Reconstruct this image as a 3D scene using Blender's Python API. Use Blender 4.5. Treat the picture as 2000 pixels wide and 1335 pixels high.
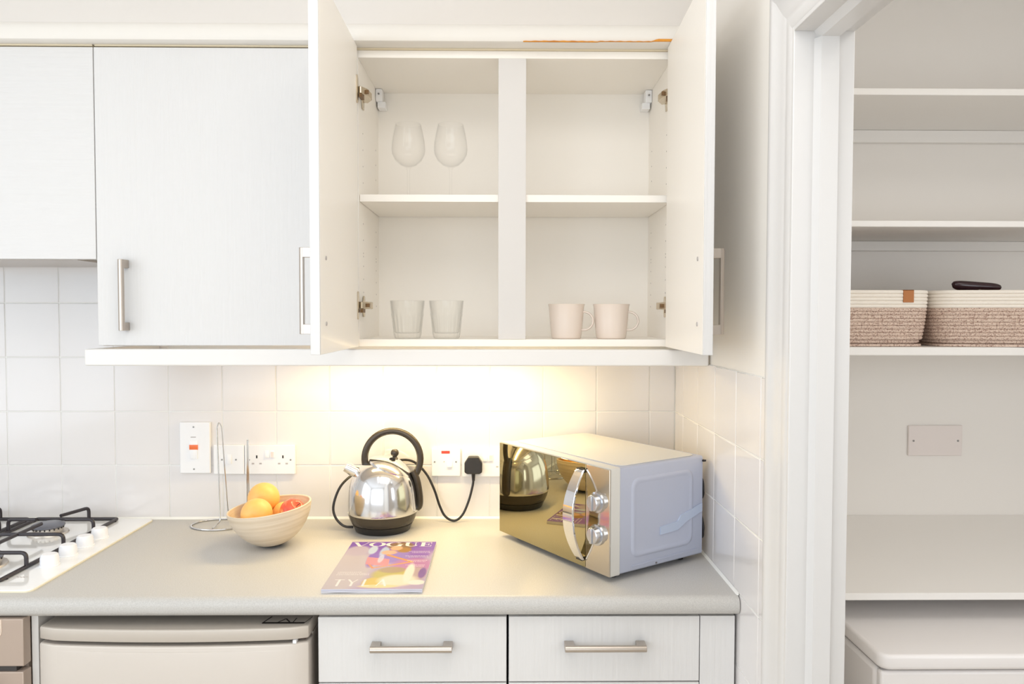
import bpy, bmesh, math, random
import numpy as np
from mathutils import Vector, Matrix, Euler
random.seed(4)
for o in list(bpy.data.objects): bpy.data.objects.remove(o, do_unlink=True)
SC = bpy.context.scene
COL = SC.collection
PI = math.pi
R = math.radians

# ------------------------------------------------------------------ camera
cam = bpy.data.cameras.new('camera'); camo = bpy.data.objects.new('camera', cam); COL.objects.link(camo)
cam.sensor_width = 36; cam.lens = 36*1465/2000; cam.clip_start = .02
rm = Matrix.Rotation(-R(.66), 4, 'Z') @ Matrix.Rotation(PI/2-R(1.95), 4, 'X') @ Matrix.Rotation(.0015, 4, 'Z')
camo.matrix_world = Matrix.Translation((0, -2.105, 1.473)) @ rm
SC.camera = camo

# ------------------------------------------------------------------ world, lights, exposure
w = bpy.data.worlds.new('sky'); SC.world = w; w.use_nodes = True
w.node_tree.nodes['Background'].inputs[0].default_value = (.80, .90, 1, 1)
w.node_tree.nodes['Background'].inputs[1].default_value = 1.5

def area(name, loc, rot, sx, sy, power, col):
    l = bpy.data.lights.new(name, 'AREA'); l.shape = 'RECTANGLE'; l.size = sx; l.size_y = sy
    l.energy = power; l.color = col
    o = bpy.data.objects.new(name, l); COL.objects.link(o); o.location = loc; o.rotation_euler = rot
    return o
area('added_window_daylight', (-.95, -3.36, 1.55), (R(90), 0, 0), 2.3, 1.35, 16.5, (.88, .94, 1))  # daylight from behind, let in by an added unseen window
area('added_left_daylight', (-2.31, -1.95, 1.55), (R(90), 0, -R(90)), 1.7, 1.35, 10, (.88, .94, 1))  # added daylight from the left, fills the right wall and door
area('added_ceiling_fill', (-.10, -1.45, 2.42), (0, 0, 0), 1.1, .9, 8, (1, .97, .94))  # unseen lamp, added as soft fill in place of room bounce
area('added_pantry_fill', (1.15, -1.3, 2.40), (0, 0, 0), .5, .5, 3.5, (1, .96, .90))  # unseen overhead lamp, added to brighten the pantry
area('added_pantry_daylight', (1.50, -1.93, 1.50), (R(90), 0, R(8)), .55, .85, 4.4, (.94, .97, 1))  # added light, brightens the wall between the pantry shelves
area('under_cabinet_tube_light', (-.19, -.150, 1.378), (R(-8), 0, 0), .60, .03, 3.7, (1, .77, .38))
SC.view_settings.view_transform = 'Standard'
SC.view_settings.look = 'None'
SC.view_settings.exposure = 0.0
SC.view_settings.gamma = 1
SC.view_settings.use_curve_mapping = False
cy = SC.cycles
cy.max_bounces = 10; cy.diffuse_bounces = 6; cy.glossy_bounces = 5; cy.transparent_max_bounces = 16
cy.caustics_reflective = False; cy.caustics_refractive = False
cy.use_denoising = True

# ------------------------------------------------------------------ materials
def lin(c):
    r = []
    for v in c:
        v /= 255
        r.append(v/12.92 if v <= .04045 else ((v+.055)/1.055)**2.4)
    return tuple(r)+(1,)
def mat(name, rgb, rough=.5, metal=0, coat=0, spec=.5, bump=None, vary=None, emit=None):
    """bump=(strength, scale xyz, distance); vary=(rgb2, scale xyz, lo, hi)"""
    m = bpy.data.materials.new(name); m.use_nodes = True
    nt = m.node_tree; b = nt.nodes['Principled BSDF']
    b.inputs['Base Color'].default_value = lin(rgb); b.inputs['Roughness'].default_value = rough
    b.inputs['Metallic'].default_value = metal; b.inputs['Coat Weight'].default_value = coat
    b.inputs['Specular IOR Level'].default_value = spec
    if emit:
        b.inputs['Emission Color'].default_value = lin(emit[0]); b.inputs['Emission Strength'].default_value = emit[1]
    def noise(scale, detail=4):
        tc = nt.nodes.new('ShaderNodeTexCoord'); mp = nt.nodes.new('ShaderNodeMapping')
        mp.inputs['Scale'].default_value = scale
        n = nt.nodes.new('ShaderNodeTexNoise'); n.inputs['Scale'].default_value = 1; n.inputs['Detail'].default_value = detail
        nt.links.new(tc.outputs['Object'], mp.inputs[0]); nt.links.new(mp.outputs[0], n.inputs['Vector'])
        return n
    if bump:
        n = noise(bump[1]); bp = nt.nodes.new('ShaderNodeBump')
        bp.inputs['Strength'].default_value = bump[0]; bp.inputs['Distance'].default_value = bump[2]
        nt.links.new(n.outputs['Fac'], bp.inputs['Height']); nt.links.new(bp.outputs[0], b.inputs['Normal'])
    if vary:
        n = noise(vary[1], 6); cr = nt.nodes.new('ShaderNodeValToRGB')
        cr.color_ramp.elements[0].position = vary[2]; cr.color_ramp.elements[0].color = lin(rgb)
        cr.color_ramp.elements[1].position = vary[3]; cr.color_ramp.elements[1].color = lin(vary[0])
        nt.links.new(n.outputs['Fac'], cr.inputs[0]); nt.links.new(cr.outputs[0], b.inputs['Base Color'])
    return m
def glass(name, tint=(.998, .998, .997), f=.55, edge=.05):
    m = bpy.data.materials.new(name); m.use_nodes = True; nt = m.node_tree
    for n in list(nt.nodes): nt.nodes.remove(n)
    out = nt.nodes.new('ShaderNodeOutputMaterial'); mx = nt.nodes.new('ShaderNodeMixShader')
    tr = nt.nodes.new('ShaderNodeBsdfTransparent'); gl = nt.nodes.new('ShaderNodeBsdfGlossy'); lw = nt.nodes.new('ShaderNodeLayerWeight'); pw = nt.nodes.new('ShaderNodeMath'); fr = nt.nodes.new('ShaderNodeMath')
    pw.operation = 'POWER'; pw.inputs[1].default_value = 4; lw.inputs[0].default_value = .5
    fr.operation = 'MULTIPLY_ADD'; fr.inputs[1].default_value = .45*f; fr.inputs[2].default_value = .022*f
    cr = nt.nodes.new('ShaderNodeValToRGB'); cr.color_ramp.elements[0].color = (*tint, 1); cr.color_ramp.elements[0].position = .15
    cr.color_ramp.elements[1].color = (*[q-edge for q in tint], 1); nt.links.new(lw.outputs['Facing'], cr.inputs[0]); nt.links.new(cr.outputs[0], tr.inputs[0])
    nt.links.new(lw.outputs['Facing'], pw.inputs[0]); nt.links.new(pw.outputs[0], fr.inputs[0])
    tr.inputs[0].default_value = (*tint, 1); gl.inputs['Roughness'].default_value = .02
    nt.links.new(fr.outputs[0], mx.inputs[0]); nt.links.new(tr.outputs[0], mx.inputs[1]); nt.links.new(gl.outputs[0], mx.inputs[2])
    nt.links.new(mx.outputs[0], out.inputs[0])
    return m
MT = dict(
    door=mat('white_woodgrain_door', (221, 219, 217), .40, bump=(.9, (110, 110, 3), .0013)),
    door_h=mat('white_woodgrain_horizontal', (221, 219, 217), .40, bump=(.9, (3, 110, 130), .0013)),
    melamine=mat('cream_melamine', (249, 244, 236), .4),
    carcass=mat('white_melamine', (234, 231, 227), .45),
    post=mat('white_stile', (218, 214, 210), .45),
    paint=mat('cream_wall_paint', (248, 243, 235), .7, bump=(.1, (60, 60, 60), .0008)),
    white=mat('white_wall_paint', (247, 246, 245), .7, bump=(.1, (60, 60, 60), .0008)),
    pantry=mat('pantry_wall_paint', (240, 236, 231), .75, bump=(.2, (45, 45, 45), .001)),
    bulk=mat('off_white_bulkhead_paint', (222, 216, 209), .7, bump=(.1, (60, 60, 60), .0008)),
    cornice=mat('off_white_cornice_paint', (233, 228, 220), .5),
    gloss=mat('white_gloss_woodwork', (218, 216, 214), .3, bump=(.1, (25, 25, 8), .0006)),
    shelfp=mat('painted_shelf_board', (240, 237, 233), .45, bump=(.12, (4, 90, 90), .0006)),
    tile=mat('white_glazed_tile', (235, 231, 229), .12, coat=.3, bump=(.18, (11, 11, 11), .0016)),
    grout=mat('white_grout', (238, 237, 233), .8),
    silicone=mat('white_silicone', (247, 246, 240), .35),
    worktop=mat('speckled_grey_laminate', (200, 197, 192), .38, vary=((187, 184, 179), (420, 420, 420), .35, .65), bump=(.1, (400, 400, 400), .0002)),
    steel=mat('brushed_nickel', (194, 184, 174), .3, 1),
    chrome=mat('chrome', (232, 232, 234), .06, 1),
    kettle=mat('polished_steel', (220, 220, 222), .13, 1),
    mirror=mat('tinted_mirror_glass', (182, 171, 134), .015, 1),
    panelm=mat('mirror_control_panel', (214, 204, 190), .09, 1),
    plate=mat('painted_blank_plate', (234, 225, 221), .5),
    dial=mat('satin_chrome', (206, 208, 214), .2, 1),
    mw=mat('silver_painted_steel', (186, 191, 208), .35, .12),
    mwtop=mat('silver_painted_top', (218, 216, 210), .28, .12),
    black=mat('black_plastic', (38, 35, 33), .32),
    soot=mat('black_rubber', (30, 28, 28), .5),
    brown=mat('dark_kettle_plastic', (60, 52, 42), .25),
    iron=mat('black_enamel_iron', (52, 46, 50), .38),
    cap=mat('grey_burner_cap', (120, 122, 132), .4, .3),
    alu=mat('aluminium_burner', (214, 206, 196), .35, .8),
    hob=mat('white_hob_glass', (247, 247, 246), .08, coat=.5),
    bevel=mat('hob_edge', (240, 232, 208), .25),
    knob=mat('white_plastic_knob', (247, 247, 250), .3),
    plastic=mat('white_plastic', (246, 246, 247), .3),
    dark=mat('dark_slot', (60, 56, 54), .6),
    greyp=mat('grey_slot', (186, 180, 178), .6),
    screw=mat('screw_head', (150, 148, 146), .35, .8),
    red=mat('orange_red_neon', (244, 122, 66), .3),
    redd=mat('red_neon', (222, 70, 50), .3),
    pinkr=mat('pale_pink_rocker_edge', (238, 222, 214), .4),
    wire=mat('chromed_wire', (222, 222, 222), .12, 1),
    bowl=mat('pale_wood', (228, 213, 192), .4, vary=((212, 195, 170), (6, 6, 190), .35, .7)),
    orange=mat('orange_peel', (250, 184, 98), .42, bump=(.35, (260, 260, 260), .0008), vary=((252, 200, 120), (18, 18, 18), .4, .7)),
    apple=mat('apple_skin', (226, 92, 66), .25, vary=((246, 208, 140), (16, 16, 60), .5, .68)),
    stalk=mat('apple_stalk', (110, 80, 50), .7),
    mug=mat('beige_glazed_mug', (230, 216, 204), .25),
    fridge=mat('silver_fridge_enamel', (196, 187, 176), .42, .2),
    fridged=mat('silver_fridge_door', (208, 199, 189), .4, .2),
    gap_shade=mat('dark_gap_shade', (92, 76, 66), .7),
    oven=mat('bronze_oven_panel', (184, 166, 152), .42, .25),
    pale=mat('pale_printed_line', (246, 226, 208), .5),
    ink=mat('black_ink', (36, 28, 24), .6),
    lampw=mat('lamp_housing', (240, 240, 236), .5),
    tube=mat('glowing_tube', (255, 230, 180), .5, emit=((255, 226, 170), 6)),
    foam=mat('orange_bare_timber', (224, 152, 52), .7, vary=((206, 130, 40), (40, 40, 40), .4, .6)),
    gold=mat('beige_filler', (226, 212, 184), .6),
    floor=mat('beige_floor', (222, 214, 203), .5, vary=((212, 203, 190), (8, 8, 8), .4, .6)),
    cream=mat('cream_cotton_rope', (243, 235, 224), .85, bump=(.6, (300, 300, 300), .0012)),
    rope=mat('mottled_brown_rope', (222, 200, 184), .9, vary=((150, 116, 102), (330, 330, 330), .48, .66), bump=(.7, (300, 300, 300), .0015)),
    leather=mat('tan_leather', (178, 112, 58), .55, bump=(.4, (200, 200, 200), .0006)),
    case=mat('dark_glossy_leather', (50, 28, 34), .22),
    mach=mat('white_enamel', (240, 236, 234), .3),
    machg=mat('grey_seam', (150, 148, 148), .5),
    film=mat('pale_blue_film', (184, 195, 216), .25),
    hinge=mat('hinge_steel', (208, 196, 176), .22, 1),
    hinged=mat('hinge_recess', (120, 92, 62), .45, .6),
    pages=mat('magazine_pages', (232, 230, 236), .6, vary=((205, 206, 222), (4, 4, 900), .45, .55)),
    glass=glass('clear_glass'), tumbler=glass('pressed_glass', (.996, .998, .995), 1.1, .12),
)

# ------------------------------------------------------------------ mesh helpers
class MB:
    def __init__(s): s.v = []; s.f = []; s.flat = 0
    def boxes_only(s): return s.flat == len(s.f)
    def box(s, x0, y0, z0, x1, y1, z1):
        x0, x1 = min(x0, x1), max(x0, x1); y0, y1 = min(y0, y1), max(y0, y1); z0, z1 = min(z0, z1), max(z0, z1)
        n = len(s.v)
        s.v += [(x0, y0, z0), (x1, y0, z0), (x1, y1, z0), (x0, y1, z0), (x0, y0, z1), (x1, y0, z1), (x1, y1, z1), (x0, y1, z1)]
        s.f += [[n+i for i in q] for q in ((0, 3, 2, 1), (4, 5, 6, 7), (0, 1, 5, 4), (1, 2, 6, 5), (2, 3, 7, 6), (3, 0, 4, 7))]
        s.flat += 6
        return s
    def loft(s, rings, closed=True, caps=True):
        n0 = len(s.v); k = len(rings[0])
        for r in rings: s.v += [tuple(p) for p in r]
        for i in range(len(rings)-1):
            for j in range(k if closed else k-1):
                a = n0+i*k+j; b = n0+i*k+(j+1) % k
                s.f.append([a, b, b+k, a+k])
        if caps:
            s.f.append([n0+j for j in range(k)][::-1]); s.f.append([n0+(len(rings)-1)*k+j for j in range(k)])
        return s
    def lathe(s, prof, c=(0, 0, 0), seg=40, mod=None):
        """profile of (r, z); r = 0 ends are collapsed to a tiny ring and capped"""
        rings = []
        for r, z in prof:
            ring = []
            for j in range(seg):
                a = 2*PI*j/seg; rr = max(r, 1e-4)
                if mod: rr *= mod(a, z)
                ring.append((c[0]+rr*math.cos(a), c[1]+rr*math.sin(a), c[2]+z))
            rings.append(ring)
        return s.loft(rings)
    def cyl(s, p, q, r, seg=20, r2=None):
        return s.tube([p, q], r, seg, radii=[r, r2 if r2 is not None else r])
    def tube(s, pts, r, seg=10, closed=False, radii=None, flat=1.0):
        P = [Vector(p) for p in pts]; n = len(P); rings = []
        T = []
        for i in range(n):
            a = P[(i-1) % n] if (closed or i > 0) else P[i]; b = P[(i+1) % n] if (closed or i < n-1) else P[i]
            T.append((b-a).normalized())
        up = Vector((0, 0, 1)) if abs(T[0].z) < .9 else Vector((0, 1, 0))
        N = (up-T[0]*up.dot(T[0])).normalized()
        for i in range(n):
            N = (N-T[i]*N.dot(T[i])).normalized(); B = T[i].cross(N)
            rr = radii[i] if radii else r
            rings.append([P[i]+N*rr*math.cos(2*PI*j/seg)+B*rr*flat*math.sin(2*PI*j/seg) for j in range(seg)])
        if closed: rings.append(rings[0])
        return s.loft(rings, caps=not closed)
    def prism(s, poly, axis, a, b):
        """extrude a 2D polygon along an axis: axis 'x' uses (y, z), 'y' uses (x, z), 'z' uses (x, y)"""
        def P(u, v, t): return {'x': (t, u, v), 'y': (u, t, v), 'z': (u, v, t)}[axis]
        return s.loft([[P(u, v, a) for u, v in poly], [P(u, v, b) for u, v in poly]])
def smooth_path(pts, n=8, closed=False):
    P = [Vector(p) for p in pts]; out = []; m = len(P)
    for i in range(m if closed else m-1):
        if closed: p0, p1, p2, p3 = P[(i-1) % m], P[i], P[(i+1) % m], P[(i+2) % m]
        else: p0, p1, p2, p3 = P[max(i-1, 0)], P[i], P[i+1], P[min(i+2, m-1)]
        for j in range(n):
            t = j/n
            out.append(.5*((2*p1)+(p2-p0)*t+(2*p0-5*p1+4*p2-p3)*t*t+(3*p1-p0-3*p2+p3)*t**3))
    if not closed: out.append(P[-1])
    return out
def round_path(pts, r, n=5):
    """polyline with rounded corners"""
    P = [Vector(p) for p in pts]; out = [P[0]]
    for i in range(1, len(P)-1):
        a = (P[i-1]-P[i]); b = (P[i+1]-P[i]); k = min(r, a.length*.49, b.length*.49)
        A = P[i]+a.normalized()*k; B = P[i]+b.normalized()*k
        for j in range(n+1):
            t = j/n; out.append(A*(1-t)**2+P[i]*2*t*(1-t)+B*t*t)
    out.append(P[-1]); return out
def rrect(x0, y0, x1, y1, r, n=5):
    o = []
    for cx, cy_, a0 in ((x1-r, y1-r, 0), (x0+r, y1-r, 90), (x0+r, y0+r, 180), (x1-r, y0+r, 270)):
        for j in range(n+1):
            a = R(a0+90*j/n); o.append((cx+r*math.cos(a), cy_+r*math.sin(a)))
    return o
def mesh_of(mb, name, bevel=0, seg=2, smooth=True, off=(0, 0, 0)):
    me = bpy.data.meshes.new(name)
    me.from_pydata([(x-off[0], y-off[1], z-off[2]) for x, y, z in mb.v], [], mb.f)
    bm = bmesh.new(); bm.from_mesh(me)
    bmesh.ops.recalc_face_normals(bm, faces=bm.faces)
    if bevel:
        es = [e for e in bm.edges if len(e.link_faces) == 2 and e.calc_face_angle(0) > .6]
        bmesh.ops.bevel(bm, geom=es, offset=bevel, segments=seg, profile=.5, affect='EDGES', clamp_overlap=True)
    # large flat faces next to a bevel are shaded flat so that only the rounded edge catches the light
    bm.normal_update()
    big = [bevel > 0 and ((mb.boxes_only() and sum(1 for c in f.normal if abs(c) > .999) == 1) or len(f.verts) > 4) for f in bm.faces]
    bm.to_mesh(me); bm.free()
    if smooth:
        me.polygons.foreach_set('use_smooth', [True]*len(big))
        me.set_sharp_from_angle(angle=R(34))
        me.polygons.foreach_set('use_smooth', [not b for b in big])
    return me
ROOTLOC = {}
def thing(name, label, cat, loc=(0, 0, 0), rotz=0, group=None, kind=None):
    o = bpy.data.objects.new(name, None); COL.objects.link(o); o.empty_display_size = .05
    o.location = loc; o.rotation_euler = (0, 0, rotz)
    if label: o['label'] = label
    if cat: o['category'] = cat
    if group: o['group'] = group
    if kind: o['kind'] = kind
    ROOTLOC[o.name] = tuple(loc)
    return o
def part(name, mb, m, parent, world=True, bevel=0, seg=2, smooth=True, label=None, kind=None):
    off = (0, 0, 0)
    if world:
        q = parent
        while q is not None and q.name not in ROOTLOC: q = q.parent
        off = ROOTLOC[q.name] if q is not None else (0, 0, 0)
    me = mb if isinstance(mb, bpy.types.Mesh) else mesh_of(mb, name, bevel, seg, smooth, off)
    if not me.materials: me.materials.append(MT[m] if isinstance(m, str) else m)
    o = bpy.data.objects.new(name, me); COL.objects.link(o); o.parent = parent
    if label: o['label'] = label
    if kind: o['kind'] = kind
    return o
def single(name, mb, m, label, cat, loc, bevel=0, seg=2, group=None, rot=None):
    me = mesh_of(mb, name, bevel, seg); me.materials.append(MT[m])
    o = bpy.data.objects.new(name, me); COL.objects.link(o); o.location = loc
    if rot: o.rotation_euler = rot
    o['label'] = label; o['category'] = cat
    if group: o['group'] = group
    return o
def struct(name, mb, m, label, cat, bevel=0, parent=None):
    me = mesh_of(mb, name, bevel); me.materials.append(MT[m])
    o = bpy.data.objects.new(name, me); COL.objects.link(o); o.parent = parent
    ROOTLOC[o.name] = (0, 0, 0)
    if parent is None:
        o['kind'] = 'structure'; o['label'] = label; o['category'] = cat
    elif label: o['label'] = label
    return o
def dup(root, loc, label=None, rotz=None, group=None):
    r = root.copy(); COL.objects.link(r); r.location = loc
    if rotz is not None: r.rotation_euler[2] = rotz
    if label: r['label'] = label
    if group: r['group'] = group
    ROOTLOC[r.name] = tuple(loc)
    for ch in list(root.children):
        c = ch.copy(); COL.objects.link(c); c.parent = r
        for g in list(ch.children):
            d = g.copy(); COL.objects.link(d); d.parent = c
    return r

# ------------------------------------------------------------------ key planes (metres; tile face of the back wall is y = 0)
XR = .4844          # tiled face of the right wall
XRP = .4884         # painted face above the tiles
XW = .570           # pantry side of the right wall
YD0 = -.876         # near edge of the jamb (doorway starts here)
YD1 = -1.66
ZD = 1.9366         # underside of the door head
CEIL = 2.45
REAR = -3.40
LEFT = -2.35
WT = .902           # worktop surface

# ------------------------------------------------------------------ structure
struct('floor', MB().box(LEFT-.1, REAR-.1, -.05, 1.95, .16, 0), 'floor', 'beige floor of the kitchen, below the picture', 'floor')
struct('ceiling', MB().box(LEFT-.1, REAR-.1, CEIL, 1.95, .16, CEIL+.06), 'white', 'white ceiling above the cupboards', 'ceiling')
wb = struct('wall_back', MB().box(LEFT-.1, .0016, 0, XR+.003, .16, CEIL), 'grout', 'white tiled wall behind the worktop', 'wall')
LY0, LY1, LZ0, LZ1 = -2.80, -1.10, .87, 2.23
struct('wall_left', MB().box(LEFT-.1, REAR, 0, LEFT, LY0, CEIL).box(LEFT-.1, LY1, 0, LEFT, .0045, CEIL).box(LEFT-.1, LY0, 0, LEFT, LY1, LZ0)
       .box(LEFT-.1, LY0, LZ1, LEFT, LY1, CEIL), 'white', 'white wall with an added window, left of the picture', 'wall')
f = MB()
for y in (LY0, -1.975, LY1-.05): f.box(LEFT-.07, y, LZ0, LEFT-.02, y+.05, LZ1)
for z in (LZ0, LZ1-.05): f.box(LEFT-.07, LY0+.05, z, LEFT-.02, LY1-.05, z+.05)
struct('added_window_2', f, 'gloss', 'white framed window added in the left wall, out of view', 'window')  # unseen window, added to bring fill daylight in from the left
# rear wall with an opening for the added window
WX0, WX1, WZ0, WZ1 = -2.1, .2, .87, 2.23
wr = struct('wall_rear', MB().box(LEFT, REAR-.1, 0, WX0, REAR, CEIL).box(WX1, REAR-.1, 0, XR, REAR, CEIL)
            .box(WX0, REAR-.1, 0, WX1, REAR, WZ0).box(WX0, REAR-.1, WZ1, WX1, REAR, CEIL), 'white', 'wall with the added window, behind the camera', 'wall')
f = MB()
for x in (WX0, -.97, WX1-.05): f.box(x, REAR-.07, WZ0, x+.05, REAR-.02, WZ1)
for z in (WZ0, WZ1-.05): f.box(WX0+.05, REAR-.07, z, WX1-.05, REAR-.02, z+.05)
struct('added_window_1', f, 'gloss', 'white framed window added behind the camera, unseen', 'window')  # unseen window, added to carry the daylight from behind
# right wall with the doorway
wrt = struct('wall_right', MB().box(XRP, YD0+.016, 0, XW-.002, .16, CEIL).box(XRP, YD1, ZD+.032, XW-.002, YD0+.016, CEIL)
             .box(XRP, REAR, 0, XW-.002, YD1-.016, CEIL), 'paint', 'cream painted side wall, tiled beside the worktop, with the doorway', 'wall')
part('tile_bed', MB().box(XR+.0014, -.79, 0, XRP, .001, 1.3605), 'grout', wrt)
# pantry shell
struct('wall_pantry', MB().box(XW, .002, 0, 1.95, .16, CEIL).box(1.86, -1.95, 0, 1.95, .002, CEIL).box(XW, -2.05, 0, 1.20, -1.95, CEIL).box(1.80, -2.05, 0, 1.95, -1.95, CEIL).box(1.20, -2.05, 0, 1.80, -1.95, 1.05).box(1.20, -2.05, 1.95, 1.80, -1.95, CEIL), 'pantry',
       'dull cream wall behind the pantry shelves', 'wall')
f = MB()
for x in (1.20, 1.76): f.box(x, -2.03, 1.05, x+.04, -1.98, 1.95)
for z in (1.05, 1.91): f.box(1.24, -2.03, z, 1.76, -1.98, z+.04)
struct('added_window_3', f, 'gloss', 'small white framed window added to light the pantry, unseen behind the camera', 'window')  # made-up window for the added pantry light
# bulkhead above the cupboards and its cornice
struct('trim_1', MB().box(LEFT, -.335, 2.140, XRP, .0045, CEIL), 'bulk', 'pale boxed-in bulkhead above the wall cupboards', 'bulkhead')
prof = [(-.300, 2.1075), (-.338, 2.1075), (-.3435, 2.110), (-.346, 2.115), (-.347, 2.122), (-.347, 2.132), (-.345, 2.140), (-.340, 2.147), (-.336, 2.1505), (-.334, 2.150), (-.334, 2.14), (-.300, 2.14)]
struct('trim_2', MB().prism(prof, 'x', LEFT, XRP), 'cornice', 'white rounded cornice strip along the top of the cupboards', 'cornice')
# bare strip where the paint has split from the cornice
f = MB(); xs = np.linspace(.045, .395, 60); rings = []
for i, x in enumerate(xs):
    t = (x-.045)/.35
    h = .0009+.0012*max(0, math.sin(t*5.0+.3))*(t < .5)+.0005*math.sin(i*1.7)
    if x > .345: h = .0046*min(1, (x-.345)/.012)+.0008
    h = max(h, .0004); z0 = 2.1085+(.0022 if x > .345 else .0012*(t > .5))
    rings.append([(x, -.3475, z0), (x, -.343, z0), (x, -.343, z0+h), (x, -.3475, z0+h)])
f.loft(rings); part('bare_timber_strip', f, 'foam', bpy.data.objects['trim_2'], label='ragged orange strip where the paint has split')

# tiles: each one is its own object, all sharing a mesh
TX, TZ = .150, .1513
def tile_mesh(wd, ht, axis='y', key={}):
    k = (round(wd, 4), round(ht, 4), axis)
    if k not in key:
        m = MB()
        if axis == 'y': m.box(.0012, 0, .0012, wd-.0012, .006, ht-.0012)
        else: m.box(0, .0012, .0012, .004, wd-.0012, ht-.0012)
        me = mesh_of(m, 'tile', .0014, 2); me.materials.append(MT['tile']); key[k] = me
    return key[k]
z_rows = [(.9035, 1.054), (1.054, 1.2055), (1.2055, 1.3575), (1.3575, 1.5085), (1.5085, 1.6595)]
edges = [.4127-TX*i for i in range(17)]
for r, (z0, z1) in enumerate(z_rows):
    cols = [(e-TX, e) for e in edges[:-1]]+([(.4127, XR)] if r < 3 else [])
    for a, b in cols:
        if r >= 3 and b > -.90: continue
        o = part('tile', tile_mesh(b-a, z1-z0), 'tile', wb, world=False); o.location = (a, 0, z0)
        o.rotation_euler = (random.uniform(-1, 1)*.0022, 0, random.uniform(-1, 1)*.0022)
ye = [-.003, -.097, -.247, -.397, -.553, -.703, -.79]
zr = [(.3, .4505), (.4505, .6015), (.6015, .7525), (.7525, .9035)]+z_rows[:3]
for j in range(len(ye)-1):
    for r, (z0, z1) in enumerate(zr):
        if r < 4 and ye[j] > -.55: continue
        if r == 6: z1 = 1.3605
        o = part('tile', tile_mesh(ye[j]-ye[j+1], z1-z0, 'x'), 'tile', wrt, world=False); o.location = (XR, ye[j+1], z0)
        o.rotation_euler = (0, random.uniform(-1, 1)*.0015, random.uniform(-1, 1)*.0015)

# doorway: architrave, jamb lining, stop
dr = thing('door_1', 'white moulded door frame of the pantry opening', 'door frame', (XR, YD0, 0), kind='structure')
def casing(u):  # moulded architrave section: (distance from the wall, position across)
    return [(0, 0), (.018, 0), (.0225, .006), (.0245, .014), (.0225, .022), (.0195, .028), (.019, .060), (.0165, .068), (.0175, .076), (.0165, .092), (.012, .098), (0, .098)]
sec = casing(0)
f = MB(); r0 = []
for z in (0, None):
    r0.append([(XR+.0025-d, YD0+.101-p, 0 if z == 0 else ZD+.101-p) for d, p in sec])
f.loft(r0); part('architrave', f, 'gloss', dr)
f = MB(); r0 = []
for y, s in ((YD0, 1), (YD1, -1)):
    r0.append([(XR+.0025-d, y+s*(.101-p), ZD+.101-p) for d, p in sec])
f.loft(r0); part('architrave', f, 'gloss', dr)
f = MB(); r0 = []
for z in (0, None):
    r0.append([(XR+.0025-d, YD1-.101+p, 0 if z == 0 else ZD+.101-p) for d, p in sec])
f.loft(r0); part('architrave', f, 'gloss', dr)
part('jamb', MB().box(.4715, YD0, 0, XW+.0015, YD0+.016, ZD+.03), 'gloss', dr, bevel=.0015)
part('jamb', MB().box(.4715, YD1-.016, 0, XW+.0015, YD1, ZD+.03), 'gloss', dr, bevel=.0015)
part('door_head', MB().box(.4715, YD1, ZD, XW+.0015, YD0, ZD+.03), 'gloss', dr, bevel=.0015)
f = MB().prism([(.5035, YD0+.002), (.5115, YD0-.013), (.5405, YD0-.013), (.5412, YD0+.002)], 'z', 0, ZD-.012)
part('door_stop', f, 'gloss', dr)
f = MB().prism([(.5035, ZD+.001), (.5115, ZD-.0125), (.5405, ZD-.0125), (.5412, ZD+.001)], 'y', YD1, YD0+.001)
part('door_stop', f, 'gloss', dr)
part('door_stop', MB().box(.5080, YD1+.013, 0, .5405, YD1-.001, ZD-.012), 'gloss', dr)

# ------------------------------------------------------------------ worktop
wt = thing('worktop', 'speckled grey laminate worktop with a rounded front edge', 'worktop', (-.93, -.3, .864))
pr = [(-.0015, .864), (-.590, .864)]
pr += [(-.586-.0145*math.sin(a), .8785-.0145*math.cos(a)) for a in (.35, .8, 1.2, PI/2)]
pr += [(-.583-.0175*math.cos(a), .8845+.0175*math.sin(a)) for a in (0, .3, .6, .9, 1.25, PI/2)]
pr += [(-.0015, WT)]
part('laminate_board', MB().prism(pr, 'x', LEFT+.01, XR-.0015), 'worktop', wt)
part('sealant_bead', MB().prism([(-.0008, WT+.0002), (-.0062, WT+.0002), (-.0045, WT+.003), (-.0008, WT+.0065)], 'x', LEFT+.01, XR-.002), 'silicone', wt)
part('sealant_bead', MB().prism([(XR-.0008, WT+.0002), (XR-.0052, WT+.0002), (XR-.0035, WT+.003), (XR-.0008, WT+.006)], 'y', -.590, -.007), 'silicone', wt)

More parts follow.
